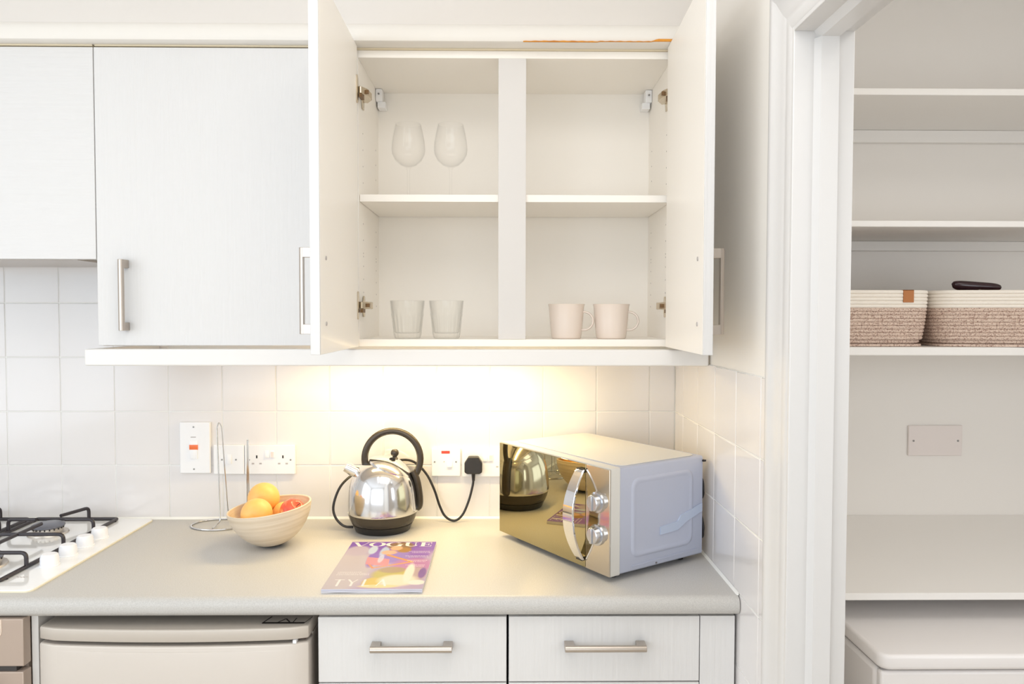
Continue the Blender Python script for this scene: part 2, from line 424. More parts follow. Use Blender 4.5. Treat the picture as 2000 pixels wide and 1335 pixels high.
# ------------------------------------------------------------------ handles
def bar_handle(L, axis, proj=.032, post=.019, flip=1):
    """bow handle centred on the origin of a door face looking to -y; posts + round-front bar"""
    P = MB(); B = MB()
    for s in (-1, 1):
        c = s*(L/2-post/2)
        if axis == 'z': P.box(-.0065, -proj+.008, c-post/2, .0065, 0, c+post/2)
        else: P.box(c-post/2, -proj+.008, -.0065, c+post/2, 0, .0065)
    sec = [(-.0068, 0), (-.0068, -.004), (-.004, -.0075), (0, -.009), (.004, -.0075), (.0068, -.004), (.0068, 0)]
    r0 = []
    for e in (-L/2, L/2):
        if axis == 'z': r0.append([(u, -proj+.009+v, e) for u, v in sec])
        else: r0.append([(e, -proj+.009+v, u) for u, v in sec])
    B.loft(r0)
    return P, B
def add_handle(door, loc, L, axis, **k):
    """handle part under a door; handle geometry is local to the door's own origin"""
    P, B = bar_handle(L, axis, **k)
    B.v = [(x+loc[0], y+loc[1], z+loc[2]) for x, y, z in B.v]; P.v = [(x+loc[0], y+loc[1], z+loc[2]) for x, y, z in P.v]
    n = len(B.v); B.v += P.v; B.f += [[i+n for i in q] for q in P.f]
    return part('handle', B, 'steel', door, world=False, bevel=.0006, seg=1, label='brushed nickel bar handle')

# ------------------------------------------------------------------ wall cupboards
ZB, ZT = 1.4007, 2.1030
def carcass(t, x0, x1, z0=ZB, z1=ZT, m='melamine', th=.018, yb=-.004, yf=-.300):
    part('side_panel', MB().box(x0, yf, z0, x0+th, yb, z1), m, t, bevel=.0005, seg=1)
    part('side_panel', MB().box(x1-th, yf, z0, x1, yb, z1), m, t, bevel=.0005, seg=1)
    part('top_panel', MB().box(x0+th, yf, z1-.0175, x1-th, yb, z1), m, t, bevel=.0005, seg=1)
    part('bottom_panel', MB().box(x0+th, yf, z0, x1-th, yb, z0+.0172), m, t, bevel=.0005, seg=1)
# cooker hood cupboard
t = thing('hood_cupboard', 'short white cupboard with sideways wood grain above the hob', 'cupboard', (-1.26, -.15, 1.607))
carcass(t, -1.558, -.9615, 1.612, ZT, 'carcass')
part('door', MB().box(-1.557, -.320, 1.6065, -.9602, -.3015, 2.1000), 'door_h', t, bevel=.0012)
part('top_filler', MB().box(-1.557, -.317, 2.1034, -.9625, -.03, 2.1072), 'gold', t)
part('filter', MB().box(-1.50, -.29, 1.606, -1.02, -.03, 1.6115), 'steel', t)
# closed cupboard
t = thing('wall_cupboard', 'closed white wood-grained wall cupboard left of the open one', 'cupboard', (-.66, -.15, ZB))
carcass(t, -.9575, -.3655, m='carcass')
part('top_filler', MB().box(-.9575, -.317, 2.1034, -.3675, -.03, 2.1072), 'gold', t)
d = part('door', MB().box(-.9582, -.320, 1.4030, -.3675, -.3015, 2.1000), 'door', t, bevel=.0012)
P, B = bar_handle(.166, 'z')
for q in (B,):
    n = len(B.v); B.v += P.v; B.f += [[i+n for i in g] for g in P.f]
B.v = [(x-.890, y-.320, z+1.5215) for x, y, z in B.v]
part('handle', B, 'steel', d, bevel=.0006, seg=1, label='brushed nickel bar handle')

# open cupboard
X0, X1 = -.3455, .4020
t = thing('wall_cupboard', 'open white wall cupboard holding mugs and glasses, both doors swung out', 'cupboard', (.03, -.15, ZB))
carcass(t, X0-.018, X1+.018)
part('back_panel', MB().box(X0, -.016, ZB+.0172, X1, -.005, ZT-.0175), 'melamine', t)
part('shelf', MB().box(X0+.001, -.292, 1.7475, X1-.001, -.018, 1.7650), 'melamine', t, bevel=.0006, seg=1)
part('centre_stile', MB().box(-.0125, -.3015, 1.4179, .0535, -.2825, 2.0855), 'post', t, bevel=.0008)
part('filler_strip', MB().box(X1+.0185, -.300, ZB, XRP-.001, -.282, ZT), 'carcass', t)
part('top_filler', MB().box(X0-.018, -.304, ZT+.0004, XRP-.001, -.03, 2.1072), 'gold', t, label='beige strip under the cornice')
holes = MB()
for sx, xx in ((1, X0), (-1, X1)):
    for yy in (-.245, -.06):
        for zz in [1.50+.032*k for k in range(5)]+[1.62, 1.66, 1.70, 1.80, 1.84, 1.88, 1.92]:
            holes.cyl((xx+sx*.0002, yy, zz), (xx+sx*.0007, yy, zz), .0018, 6)
part('shelf_pin_holes', holes, 'greyp', t, kind='stuff')
def hinge(side, z, up):
    """concealed hinge: mounting wing on the cupboard wall, arm, cup flange against the open door"""
    s = side; xi = X0 if s > 0 else X1
    h = part('hinge', MB().box(xi+s*.0002, -.262, z-.006, xi+s*.012, -.232, z+.010)
             .prism([(-.268, z-.004), (-.258, z-.027), (-.242, z-.027), (-.236, z-.004), (-.236, z+.006), (-.242, z+.024), (-.254, z+.024), (-.268, z+.006)], 'x', xi+s*.0002, xi+s*.0035), 'hinge', t, bevel=.0008, seg=1, label='steel concealed hinge')
    part('arm', MB().prism([(xi+s*.002, -.318), (xi+s*.010, -.322), (xi+s*.022, -.300), (xi+s*.026, -.262), (xi+s*.012, -.236), (xi+s*.003, -.240)], 'z', z-.008+up*.000, z+.009), 'hinge', h, bevel=.0012, seg=1)
    part('recess', MB().box(xi+s*.006, -.3235, z-.017, xi+s*.0135, -.296, z-.0085).box(xi+s*.0195, -.3045, z-.004, xi+s*.0255, -.2995, z+.005), 'hinged', h)
    part('cup_flange', MB().prism([(-.3345, z-.030), (-.3295, z-.033), (-.3235, z-.030), (-.3205, z-.012), (-.3205, z+.012), (-.3235, z+.030), (-.3295, z+.033), (-.3345, z+.030), (-.3365, z+.012), (-.3365, z-.012)], 'x', xi-s*.0002, xi+s*.0045), 'hinge', h)
    return h
for s in (1, -1):
    hinge(s, 2.004, 1); hinge(s, 1.4985, 0)
for s, xx in ((1, X0), (-1, X1)):
    b = part('hanging_bracket', MB().box(xx+s*.0005, -.060, 2.052, xx+s*.018, -.030, 2.085).box(xx+s*.004, -.052, 2.036, xx+s*.026, -.0165, 2.053), 'plastic', t, bevel=.002, label='white plastic hanging bracket')
    part('screw', MB().cyl((xx+s*.009, -.0605, 2.071), (xx+s*.009, -.0625, 2.071), .0026, 10), 'screw', b)
# doors on their hinge corners; built closed around a local origin then turned
def open_door(side, ang, xh):
    """local x runs from the hinge edge to the leading edge, local y from inner face (0) to outer face (-.0185)"""
    s = side; L = .384
    m = MB().box(0, -.0185, 0, s*L, 0, .7060)
    me = mesh_of(m, 'door', .0012); me.materials.append(MT['door'])
    o = bpy.data.objects.new('door', me); COL.objects.link(o); o.parent = t
    lx, ly, lz = ROOTLOC[t.name]
    o.location = (xh-lx, -.319-ly, 1.4005-lz); o.rotation_euler = (0, 0, ang)
    # inner melamine lining of the door (cream inner face) and caps, then the handle on the outer face
    mi = mesh_of(MB().box(s*.001, .0001, .001, s*(L-.0035), .0006, .7050), 'inner_face'); mi.materials.append(MT['melamine'])
    q = bpy.data.objects.new('inner_face', mi); COL.objects.link(q); q.parent = o; q['label'] = 'cream inner face of the door'
    hz = 1.5215-1.4005; hx = s*(L-.047)
    h = add_handle(o, (hx, -.0185, hz), .166, 'z')
    for zz in (-.063, .063):
        c = part('screw_cap', MB().cyl((hx, .0006, hz+zz), (hx, .0022, hz+zz), .0042, 12), 'greyp', o, world=False)
    return o
# closed left door would run to +x from its hinge; turned by -90 it points to -y
open_door(1, -R(89.5), -.3448)
open_door(-1, R(88.1), .3875)

# light rail under the cupboards and the tube lamp behind it
t = thing('light_rail', 'long white pelmet rail under the wall cupboards', 'pelmet', (-.25, -.34, 1.357))
part('front_rail', MB().box(-.976, -.350, 1.3565, XR-.001, -.322, 1.3955), 'carcass', t, bevel=.004, seg=3)
part('side_rail', MB().box(-.976, -.320, 1.3565, -.958, -.004, 1.3955), 'carcass', t, bevel=.002)
t = thing('under_cupboard_lamp', 'warm glowing tube lamp hidden behind the pelmet rail', 'lamp', (-.19, -.15, 1.385))
part('housing', MB().box(-.52, -.170, 1.3880, .14, -.130, 1.4004), 'lampw', t, bevel=.001)
part('tube', MB().cyl((-.50, -.15, 1.3845), (.12, -.15, 1.3845), .0032, 12), 'tube', t)

# ------------------------------------------------------------------ base units
def drawer_unit(x0, x1, label):
    t = thing('drawer_unit', label, 'drawer unit', ((x0+x1)/2, -.3, .1), group=None)
    part('side_panel', MB().box(x0+.001, -.560, .10, x0+.018, -.03, .863), 'carcass', t)
    part('side_panel', MB().box(x1-.018, -.560, .10, x1-.001, -.03, .863), 'carcass', t)
    part('plinth', MB().box(x0+.001, -.52, .0, x1-.001, -.50, .10), 'carcass', t)
    d = part('drawer_front', MB().box(x0+.0015, -.580, .7195, x1-.0015, -.5615, .8555), 'door', t, bevel=.0012)
    xc = (x0+x1)/2
    P, B = bar_handle(.166, 'x')
    n = len(B.v); B.v += P.v; B.f += [[i+n for i in g] for g in P.f]
    B.v = [(x+xc, y-.580, z+.7985) for x, y, z in B.v]
    part('handle', B, 'steel', d, bevel=.0006, seg=1, label='brushed nickel bar handle')
    part('door', MB().box(x0+.0015, -.580, .105, x1-.0015, -.5615, .7165), 'door', t, bevel=.0012)
    return t
drawer_unit(-.3815, .0085, 'white drawer unit beside the fridge, with a nickel bar handle')
t = drawer_unit(.0105, .4075, 'right-hand white drawer unit under the microwave')
part('filler_panel', MB().box(.4078, -.5795, .10, .4795, -.562, .8555), 'door', t, bevel=.0008)
single('end_panel', MB().box(0, 0, 0, .014, .57, .863), 'carcass', 'narrow white end panel between oven and fridge', 'panel', (-.9685, -.574, 0), bevel=.0008)

# fridge
t = thing('fridge', 'silver-beige under-counter fridge with a bowed lid', 'fridge', (-.669, -.3, 0))
fx0, fx1 = -.9425, -.3965
part('body', MB().box(fx0+.004, -.545, .02, fx1-.002, -.05, .812), 'fridge', t, bevel=.004)
def bowed(x0, x1, y, bow, yb, z0, z1, n=16):
    poly = [(x0, yb)]
    for i in range(n+1):
        u = i/n; xx = x0+(x1-x0)*u; poly.append((xx, y-bow*(1-(2*u-1)**2)+(.008*((2*u-1)**20))))
    poly.append((x1, yb))
    return MB().prism(poly, 'z', z0, z1)
part('lid', bowed(fx0, fx1, -.598, .014, -.05, .8165, .8425), 'fridge', t, bevel=.0035)
part('door', bowed(fx0, fx1, -.600, .014, -.550, .03, .8095), 'fridged', t, bevel=.004)
part('door_trim', bowed(fx0+.012, fx1-.012, -.6012, .0145, -.58, .030, .7985), 'fridged', t, bevel=.002)
part('gap_shade', MB().box(fx0+.010, -.580, .8085, fx1-.010, -.08, .8178), 'gap_shade', t, label='dark strip for the shade in the gap under the lid')  # dark strip stands in for the shade between lid and door
part('stop', MB().box(fx1-.030, -.6005, .8098, fx1-.023, -.585, .8162), 'plastic', t)
f = MB()
zt = .8428
def seg2(a, b, wd):
    a = Vector((*a, zt)); b = Vector((*b, zt)); n = (b-a).cross(Vector((0, 0, 1))).normalized()*wd/2
    k = len(f.v); f.v += [tuple(a-n), tuple(a+n), tuple(b+n), tuple(b-n)]; f.f.append([k, k+1, k+2, k+3])
seg2((-.495, -.577), (-.409, -.577), .0075)
seg2((-.495, -.579), (-.485, -.545), .003); seg2((-.409, -.579), (-.400, -.545), .0015)
seg2((-.465, -.576), (-.452, -.556), .003); seg2((-.452, -.556), (-.440, -.573), .003); seg2((-.433, -.576), (-.431, -.552), .002)
part('printed_mark', f, 'ink', t, label='black printed line drawing on the lid')

# oven
t = thing('oven', 'bronze-beige built-in oven under the hob', 'oven', (-1.26, -.3, .05))
part('body', MB().box(-1.545, -.575, .08, -.975, -.04, .862), 'oven', t)
part('control_panel', MB().box(-1.55, -.600, .7645, -.969, -.5755, .8615), 'oven', t, bevel=.002)
ln = [(x, -.6012, z) for x, z in rrect(-1.40, .826-.0, -1.003, .90, .012, 6)]
part('printed_outline', MB().tube(round_path([(-1.40, -.6005, .8260), (-1.0130, -.6005, .8260), (-1.0130, -.6005, .8605)], .010), .0011, 6), 'pale', t, label='pale outline on the control panel')
part('vent_slot', MB().box(-1.54, -.598, .7545, -.985, -.58, .7642), 'dark', t)
part('door', MB().box(-1.55, -.602, .12, -.969, -.5755, .7540), 'oven', t, bevel=.002)
part('handle', MB().tube(round_path([(-1.50, -.60, .715), (-1.50, -.64, .715), (-1.02, -.64, .715), (-1.02, -.60, .715)], .012), .008, 10), 'steel', t)

# ------------------------------------------------------------------ gas hob
t = thing('gas_hob', 'white glass gas hob with black pan supports and four white knobs', 'hob', (-1.265, -.29, WT))
poly = rrect(-1.555, -.5640, -.9760, -.0160, .014, 4)
part('glass_plate', MB().prism(poly, 'z', WT+.0006, WT+.0055), 'hob', t, bevel=.0012)
part('edge_trim', MB().prism(rrect(-1.5565, -.5655, -.9745, -.0145, .0155, 4), 'z', WT+.0002, WT+.0032), 'bevel', t)
f = MB()

part('printed_mark', MB().tube(smooth_path([(-1.054+.002*k, -.487+.0035*math.sin(k*1.9), WT+.0058) for k in range(13)], 3), .0004, 4), 'greyp', t)
GZ = WT+.010; TZ2 = WT+.041; rr = .0046
def grate(xa, xb, m):
    """xa = knob-side rail, xb = other rail; m = direction from xa to xb"""
    g = MB()
    g.tube(round_path([(xa, -.27, GZ), (xa, -.034, GZ), (xb, -.034, GZ), (xb, -.520, GZ), (xa, -.520, GZ), (xa, -.27, GZ)], .006, 3), rr, 8)
    def fing(*p): g.tube(round_path(p, .012, 4), rr, 8)
    for y, L in ((-.155, .072), (-.430, .075)):
        fing((xa, y, GZ), (xa, y, TZ2), (xa+m*L, y, TZ2))
        fing((xb, y, GZ), (xb, y, TZ2), (xb-m*L, y, TZ2))
    fing((xa, -.288, GZ), (xa, -.288, TZ2), (xb, -.288, TZ2), (xb, -.288, GZ))
    xm = (xa+xb)/2
    fing((xm+.032*(-m), -.034, GZ), (xm+.032*(-m), -.034, TZ2), (xm-.004*m, -.118, TZ2))
    fing((xm, -.380, TZ2), (xm, -.195, TZ2))
    fing((xm, -.520, GZ), (xm, -.520, TZ2), (xm, -.455, TZ2))
    for x in (xa, xb):
        for y in (-.05, -.50): g.cyl((x, y, WT+.0056), (x, y, GZ), .005, 8)
    return g
part('pan_support', grate(-1.068, -1.288, -1), 'iron', t)
part('pan_support', grate(-1.312, -1.530, -1), 'iron', t)
for x, y, r in ((-1.185, -.155, .036), (-1.185, -.415, .046), (-1.42, -.155, .046), (-1.42, -.415, .036)):
    b = part('burner', MB().lathe([(0, 0), (r+.012, 0), (r+.010, .004), (r-.002, .006), (r-.002, .017), (0, .017)], (x, y, WT+.0056), 32), 'alu', t)
    part('burner_cap', MB().lathe([(0, .016), (r-.001, .016), (r+.003, .019), (r+.003, .022), (r-.004, .026), (0, .027)], (x, y, WT+.0056), 32), 'cap', b)
    teeth = MB()
    for k in range(20):
        a = 2*PI*k/20; cx_, cy2 = x+(r-.001)*math.cos(a), y+(r-.001)*math.sin(a)
        teeth.box(cx_-.0012, cy2-.0012, WT+.018, cx_+.0012, cy2+.0012, WT+.0225)
    part('flame_slots', teeth, 'dark', b, kind='stuff')
for y in (-.4085, -.336, -.2645, -.197):
    k = part('knob', MB().lathe([(0, .002), (.0185, .002), (.0195, .006), (.0190, .016), (.0175, .024), (.015, .0262), (0, .0265)], (-1.0295, y, WT+.0056), 36, mod=lambda a, z: 1+.02*(z > .004)*math.cos(14*a)), 'knob', t)
    part('knob_skirt', MB().lathe([(0, 0), (.0215, 0), (.0215, .0015), (.018, .0028), (0, .0028)], (-1.0295, y, WT+.0056), 32), 'plastic', k)
    part('spark_pin', MB().cyl((-1.0545, y+.012, WT+.0056), (-1.0545, y+.012, WT+.013), .0028, 10), 'dark', t)

# ------------------------------------------------------------------ wall plates
def plate(t, x0, z0, x1, z1, d=.0095):
    part('plate', MB().box(x0, -d, z0, x1, -.0004, z1), 'plastic', t, bevel=.0022, seg=3)
    return -d
def scr(t, x, z, y): part('screw', MB().cyl((x, y, z), (x, y-.0009, z), .0024, 12), 'screw', t)
def W(u, v, y=-.01):   # point on a wall plane (used only to read plate details off measured places)
    return (u-983.2)/ (1465/(2.105+y)), 1.473-(v-617.6)/(1465/(2.105+y))-.0
t = thing('cooker_switch', 'tall white cooker switch plate with an orange neon rocker', 'switch', (-.861, 0, 1.033))
y = plate(t, -.9030, 1.0335, -.8190, 1.1770, .012)
scr(t, -.8640, 1.1635, y); scr(t, -.8640, 1.0455, y)
part('mark', MB().box(-.872, y-.0004, 1.1340, -.858, y, 1.1365), 'greyp', t)
rk = part('rocker', MB().prism([(y-.004, 1.0750), (y+.001, 1.0750), (y+.001, 1.1250), (y-.0015, 1.1250), (y-.0025, 1.100)], 'x', -.8745, -.8535), 'plastic', t, bevel=.0006)
part('neon_lens', MB().prism([(y-.0025, 1.1000), (y+.001, 1.1000), (y+.001, 1.1140), (y-.0034, 1.1140)], 'x', -.8755, -.8525), 'red', rk, bevel=.0006, label='orange neon lens')
def spur(label, x0, x1, z0, z1, neon):
    t = thing('fused_switch', label, 'switch', ((x0+x1)/2, 0, z0))
    y = plate(t, x0, z0, x1, z1)
    return t, y
t, y = spur('white square switch plate between cooker switch and double socket', -.8105, -.7255, 1.0300, 1.1130, 0)
scr(t, -.7870, 1.0715, y); scr(t, -.7480, 1.0715, y)
part('rocker', MB().prism([(y-.004, 1.060), (y+.001, 1.060), (y+.001, 1.086), (y-.001, 1.086)], 'x', -.772, -.760), 'plastic', t, bevel=.0006)
def double_socket(label, x0, x1, z0, z1, left_used=False):
    t = thing('double_socket', label, 'socket', ((x0+x1)/2, 0, z0))
    y = plate(t, x0, z0, x1, z1); cx_ = (x0+x1)/2; cz = (z0+z1)/2
    scr(t, x0+.0125, cz-.0005, y); scr(t, x1-.0125, cz-.0005, y)
    for s in (-1, 1):
        if s < 0 and left_used: continue
        px_ = cx_+s*.0365
        part('earth_slot', MB().box(px_-.002, y-.0005, cz+.004, px_+.002, y, cz+.012), 'dark', t)
        for q in (-1, 1): part('pin_slot', MB().box(px_+q*.0105-.0033, y-.0005, cz-.013, px_+q*.0105+.0033, y, cz-.009), 'greyp', t)
    for s in (-1, 1):
        r = part('rocker', MB().prism([(y-.0035, cz+.006), (y+.001, cz+.006), (y+.001, cz+.026), (y-.0008, cz+.026)], 'x', cx_+s*.0075-.0062, cx_+s*.0075+.0062), 'plastic', t, bevel=.0005)
        if s > 0: part('rocker_edge', MB().box(cx_+s*.0075-.004, y-.0033, cz+.006, cx_+s*.0075+.004, y-.0002, cz+.022), 'pinkr', r)
    return t
double_socket('white double socket above the fruit bowl', -.7240, -.5830, 1.0300, 1.1130)
t, y = spur('white switch plate with red neon, right of the kettle', -.2015, -.1200, 1.0240, 1.1030, 1)
scr(t, -.1925, 1.0650, y); scr(t, -.1325, 1.0650, y)
part('neon_lens', MB().box(-.1735, y-.001, 1.0885, -.1500, y, 1.0960), 'redd', t, bevel=.0004, label='red neon lens')
part('cord_outlet', MB().cyl((-.1660, y, 1.0655), (-.1660, y-.0008, 1.0655), .0018, 8), 'greyp', t)
part('rocker', MB().prism([(y-.004, 1.0505), (y+.001, 1.0505), (y+.001, 1.0695), (y-.001, 1.0695)], 'x', -.158, -.143), 'plastic', t, bevel=.0006)
double_socket('white double socket half hidden behind the microwave, holding a black plug', -.1155, .0300, 1.0225, 1.1015, True)

# ------------------------------------------------------------------ paper towel holder
t = thing('towel_holder', 'chromed wire kitchen roll stand behind the fruit bowl', 'kitchen roll stand', (-.775, -.062, WT))
cx_, cy2, rb = -.7750, -.0640, .0560
ring = [(cx_+.074*math.cos(2*PI*k/40), cy2+rb*math.sin(2*PI*k/40), WT+.0024) for k in range(40)]
part('base_ring', MB().tube(ring, .0022, 8, closed=True), 'wire', t)
zt = 1.186
loop = round_path([(-.7765, cy2-.046, WT+.0045), (-.7780, cy2-.02, WT+.004), (-.7705, cy2-.006, WT+.012), (-.7790, cy2, zt-.016), (-.7740, cy2, zt), (-.7665, cy2, zt-.014), (-.7500, cy2, WT+.012), (-.7440, cy2+.004, WT+.004), (-.722, cy2+.012, WT+.004), (-.707, cy2+.016, WT+.003)], .010, 5)
part('centre_loop', MB().tube(loop, .0018, 8), 'wire', t)
part('side_arm', MB().tube(round_path([(-.7020, cy2+.006, WT+.0045), (-.7015, cy2+.012, 1.1330), (-.7000, cy2+.012, 1.1365), (-.6985, cy2+.012, 1.1330), (-.6965, cy2+.006, WT+.0045)], .0016, 4), .0018, 8), 'wire', t)

# ------------------------------------------------------------------ fruit bowl and fruit
BX, BY = -.5720, -.2420
tilt = Euler((R(1.5), -R(6.5), R(0)))
ob = []
outer = [(.0, .000), (.030, .0), (.036, .0015), (.047, .007), (.059, .0155), (.0715, .0275), (.0815, .0400), (.0895, .0530), (.0955, .066), (.0997, .080), (.1018, .0925)]
pr = []
for i, (r_, z_) in enumerate(outer):
    pr.append((r_, z_))
    if 4 <= i < 10:
        r2, z2 = outer[i+1]; pr.append(((r_+r2)/2+.0006, (z_+z2)/2)); pr.append(((r_+r2*3)/4-.0004, (z_+z2*3)/4))
pr += [(.1008, .0938), (.0985, .0938), (.0972, .0925), (.0950, .080), (.0905, .066), (.0843, .0530), (.0760, .0410), (.0660, .0300), (.053, .019), (.036, .0115), (0, .0085)]
t = thing('fruit_bowl', 'pale wooden bowl standing tilted with oranges and an apple', 'bowl', (BX, BY, WT+.0060))
t.rotation_euler = tilt
part('bowl_body', MB().lathe(pr, (0, 0, 0), 64), 'bowl', t, world=False)
part('foot', MB().lathe([(0, -.0015), (.030, -.0015), (.032, .0005), (.0, .001)], (0, 0, 0), 40), 'dark', t, world=False)  # foot coloured dark for the shadow under the tilted bowl
def fruit(name, label, cat, m, c, r, rot=(0, 0, 0), grp=None, stalk=True):
    t = thing(name, label, cat, c, group=grp)
    t.rotation_euler = rot
    pf = []
    for k in range(25):
        a = -PI/2+PI*k/24
        rr_ = r*math.cos(a); zz = r*math.sin(a)*(.95 if cat == 'orange' else .92)
        if cat == 'apple': zz -= .30*r*math.exp(-(rr_/(.30*r))**2)*(1 if a > 0 else -.6)
        else: zz -= .05*r*math.exp(-(rr_/(.12*r))**2)*(1 if a > 0 else -1)
        pf.append((rr_, zz))
    part('peel' if cat == 'orange' else 'skin', MB().lathe(pf, (0, 0, 0), 40), m, t, world=False)
    if cat == 'orange': part('navel', MB().lathe([(0, r*.885), (.0028, r*.89), (.0022, r*.915), (0, r*.92)], (0, 0, 0), 10), 'stalk', t, world=False)
    else: part('stalk', MB().tube([(0, 0, r*.55), (.001, 0, r*.8), (.003, 0, r*1.05)], .0012, 6), 'stalk', t, world=False)
fruit('orange', 'large orange on top of the fruit pile', 'orange', 'orange', (-.6145, -.1880, 1.0060), .0400, (-R(100), R(10), 0), 'oranges in the bowl')
fruit('orange', 'front orange leaning over the left rim of the bowl', 'orange', 'orange', (-.6050, -.2720, .9880), .0380, (-R(95), R(20), 0), 'oranges in the bowl')
fruit('orange', 'low orange between the front orange and the apple', 'orange', 'orange', (-.5560, -.2080, .9720), .0300, (-R(100), 0, 0), 'oranges in the bowl')
fruit('apple', 'red and yellow apple at the right of the bowl', 'apple', 'apple', (-.5210, -.2560, .9905), .0320, (R(20), R(38), 0))

# ------------------------------------------------------------------ kettle
KX, KY = -.3235, -.1010
t = thing('kettle', 'polished steel dome kettle with black hoop handle', 'kettle', (KX, KY, WT+.0006))
k = t
part('power_base', MB().lathe([(0, 0), (.071, 0), (.0735, .002), (.0765, .010), (.0800, .0165), (.0805, .0185), (.0785, .0195), (0, .0195)], seg=56), 'black', k, world=False)
part('lower_body', MB().lathe([(0, .0196), (.0800, .0196), (.0828, .0215), (.0880, .0335), (.0918, .0455), (.0925, .0485), (0, .049)], seg=56), 'brown', k, world=False)
bp = [(0, .049), (.0928, .049), (.0938, .0510), (.0940, .056), (.0935, .070), (.0925, .085), (.0905, .102), (.0875, .118), (.083, .133), (.077, .1465), (.0685, .1590), (.058, .170), (.045, .1785), (.030, .184), (.014, .187), (0, .1875)]
part('steel_body', MB().lathe(bp, seg=72), 'kettle', k, world=False)
ln = Vector((.39, 0, .921)).normalized(); lc = Vector((.0225, 0, .1665))
lid = MB(); rings = []
ux = Vector((ln.z, 0, -ln.x)); uy = Vector((0, 1, 0))
for r_, h_ in [(.0605, -.006), (.0612, .0005), (.0585, .0035), (.053, .0085), (.044, .0145), (.033, .0200), (.020, .0240), (.008, .0262), (.0001, .0265)]:
    rings.append([lc+ln*h_+ux*r_*math.cos(2*PI*j/56)+uy*r_*math.sin(2*PI*j/56) for j in range(56)])
lid.loft(rings)
l = part('lid', lid, 'kettle', k, world=False)
kp = lc+ln*.026
part('knob', MB().lathe([(0, -.002), (.009, -.002), (.006, .003), (.0062, .005), (.0098, .009), (.0112, .014), (.0100, .0195), (.0065, .0232), (0, .0245)], tuple(kp), 24), 'brown', l, world=False)
# spout: short chrome tube pointing left
part('spout', MB().tube([(-.058, -.004, .1480), (-.074, -.008, .1570), (-.0930, -.012, .1680), (-.0975, -.013, .1705)], .0125, 24, radii=[.0175, .0152, .0140, .0130]), 'chrome', k, world=False)
# hoop handle
hp = []
for j in range(33):
    a = R(196-(196+36)*j/32); hp.append((.0265+.0745*math.cos(a), 0, .1890+.0745*math.sin(a)))
h = part('handle', MB().tube(hp, .0068, 14, flat=1.35), 'brown', k, world=False)
part('back_grip', MB().tube(smooth_path([(.080, 0, .1560), (.0900, 0, .1360), (.0960, 0, .1080), (.0990, 0, .0800), (.0975, 0, .0620), (.0915, 0, .0560)], 4), .0095, 12, flat=1.2), 'brown', h, world=False)
part('hoop_bracket', MB().tube([(-.0445, 0, .1680), (-.0300, 0, .1805), (-.020, 0, .1860)], .0062, 10, flat=1.8), 'brown', h, world=False)
# cord and plug
cpts = [(-.400, -.115, WT+.008), (-.425, -.118, WT+.012), (-.4480, -.112, .935), (-.4560, -.100, .965), (-.4420, -.080, 1.010), (-.4150, -.045, 1.036), (-.3800, -.018, 1.050), (-.3300, -.009, 1.056), (-.2850, -.010, 1.070), (-.2480, -.014, 1.064), (-.2150, -.018, 1.032), (-.1920, -.028, .990), (-.1760, -.034, .945), (-.1600, -.038, .917), (-.1350, -.040, .9062), (-.1130, -.038, .922), (-.0960, -.034, .960), (-.0850, -.028, 1.002), (-.0832, -.024, 1.022)]
cp = [(x-KX, y-KY, z-WT) for x, y, z in cpts]
c = part('power_cord', MB().tube(smooth_path(cp, 6), .0034, 10), 'black', k, world=False, label='black power cord looping to the wall socket')
pl = MB().prism([(-.0245, -.0195), (-.0175, -.0245), (.0175, -.0245), (.0245, -.0195), (.0245, .0060), (.0135, .0235), (-.0135, .0235), (-.0245, .0060)], 'y', -.0365, -.0110)
pl.v = [(x-.0832-KX, y-KY, z+1.0590-WT) for x, y, z in pl.v]
part('plug', pl, 'black', c, world=False, bevel=.003, seg=3, label='black three-pin plug')
part('cord_guard', MB().tube([(-.0832-KX, -.024-KY, 1.037-WT), (-.0832-KX, -.024-KY, 1.014-WT)], .005, 10, radii=[.0058, .0042]), 'black', c, world=False)

# ------------------------------------------------------------------ microwave (local axes: x along the front, y into the depth)
MWW, MWD, MWH = .4254, .290, .2343
t = thing('microwave', 'silver microwave with a mirrored door, angled in the corner', 'microwave', (.22696-.42539*math.cos(-.98048724), -.52465-.42539*math.sin(-.98048724), WT), rotz=-.98048724)
Z0 = .0130
def mp(name, mb, m, par=None, **k):
    mb.v = [(x, y, z+Z0) for x, y, z in mb.v]
    return part(name, mb, m, par or t, world=False, **k)
def loftbox(y0, y1, r=.006): return MB().prism(rrect(0, 0, MWW, MWH, r, 3), 'y', y0, y1)
mp('casing', MB().prism(rrect(.0025, .001, MWW-.0008, MWH-.0012, .006, 3), 'y', .030, MWD), 'mw')
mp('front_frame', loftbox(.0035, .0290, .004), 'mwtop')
mp('door', MB().box(.0005, 0.0, .0015, .3455, .0034, MWH-.0025), 'mirror', bevel=.0008, label='mirrored glass door')
mp('control_panel', MB().box(.3472, -.0006, .0015, MWW-.0006, .0034, MWH-.0025), 'panelm', bevel=.0008, label='mirror-finish control strip')
# top: raised panel
mp('top_panel', MB().prism(rrect(.012, .040, MWW-.012, MWD-.010, .02, 5), 'z', MWH-.0012, MWH+.0006), 'mwtop', bevel=.0008)
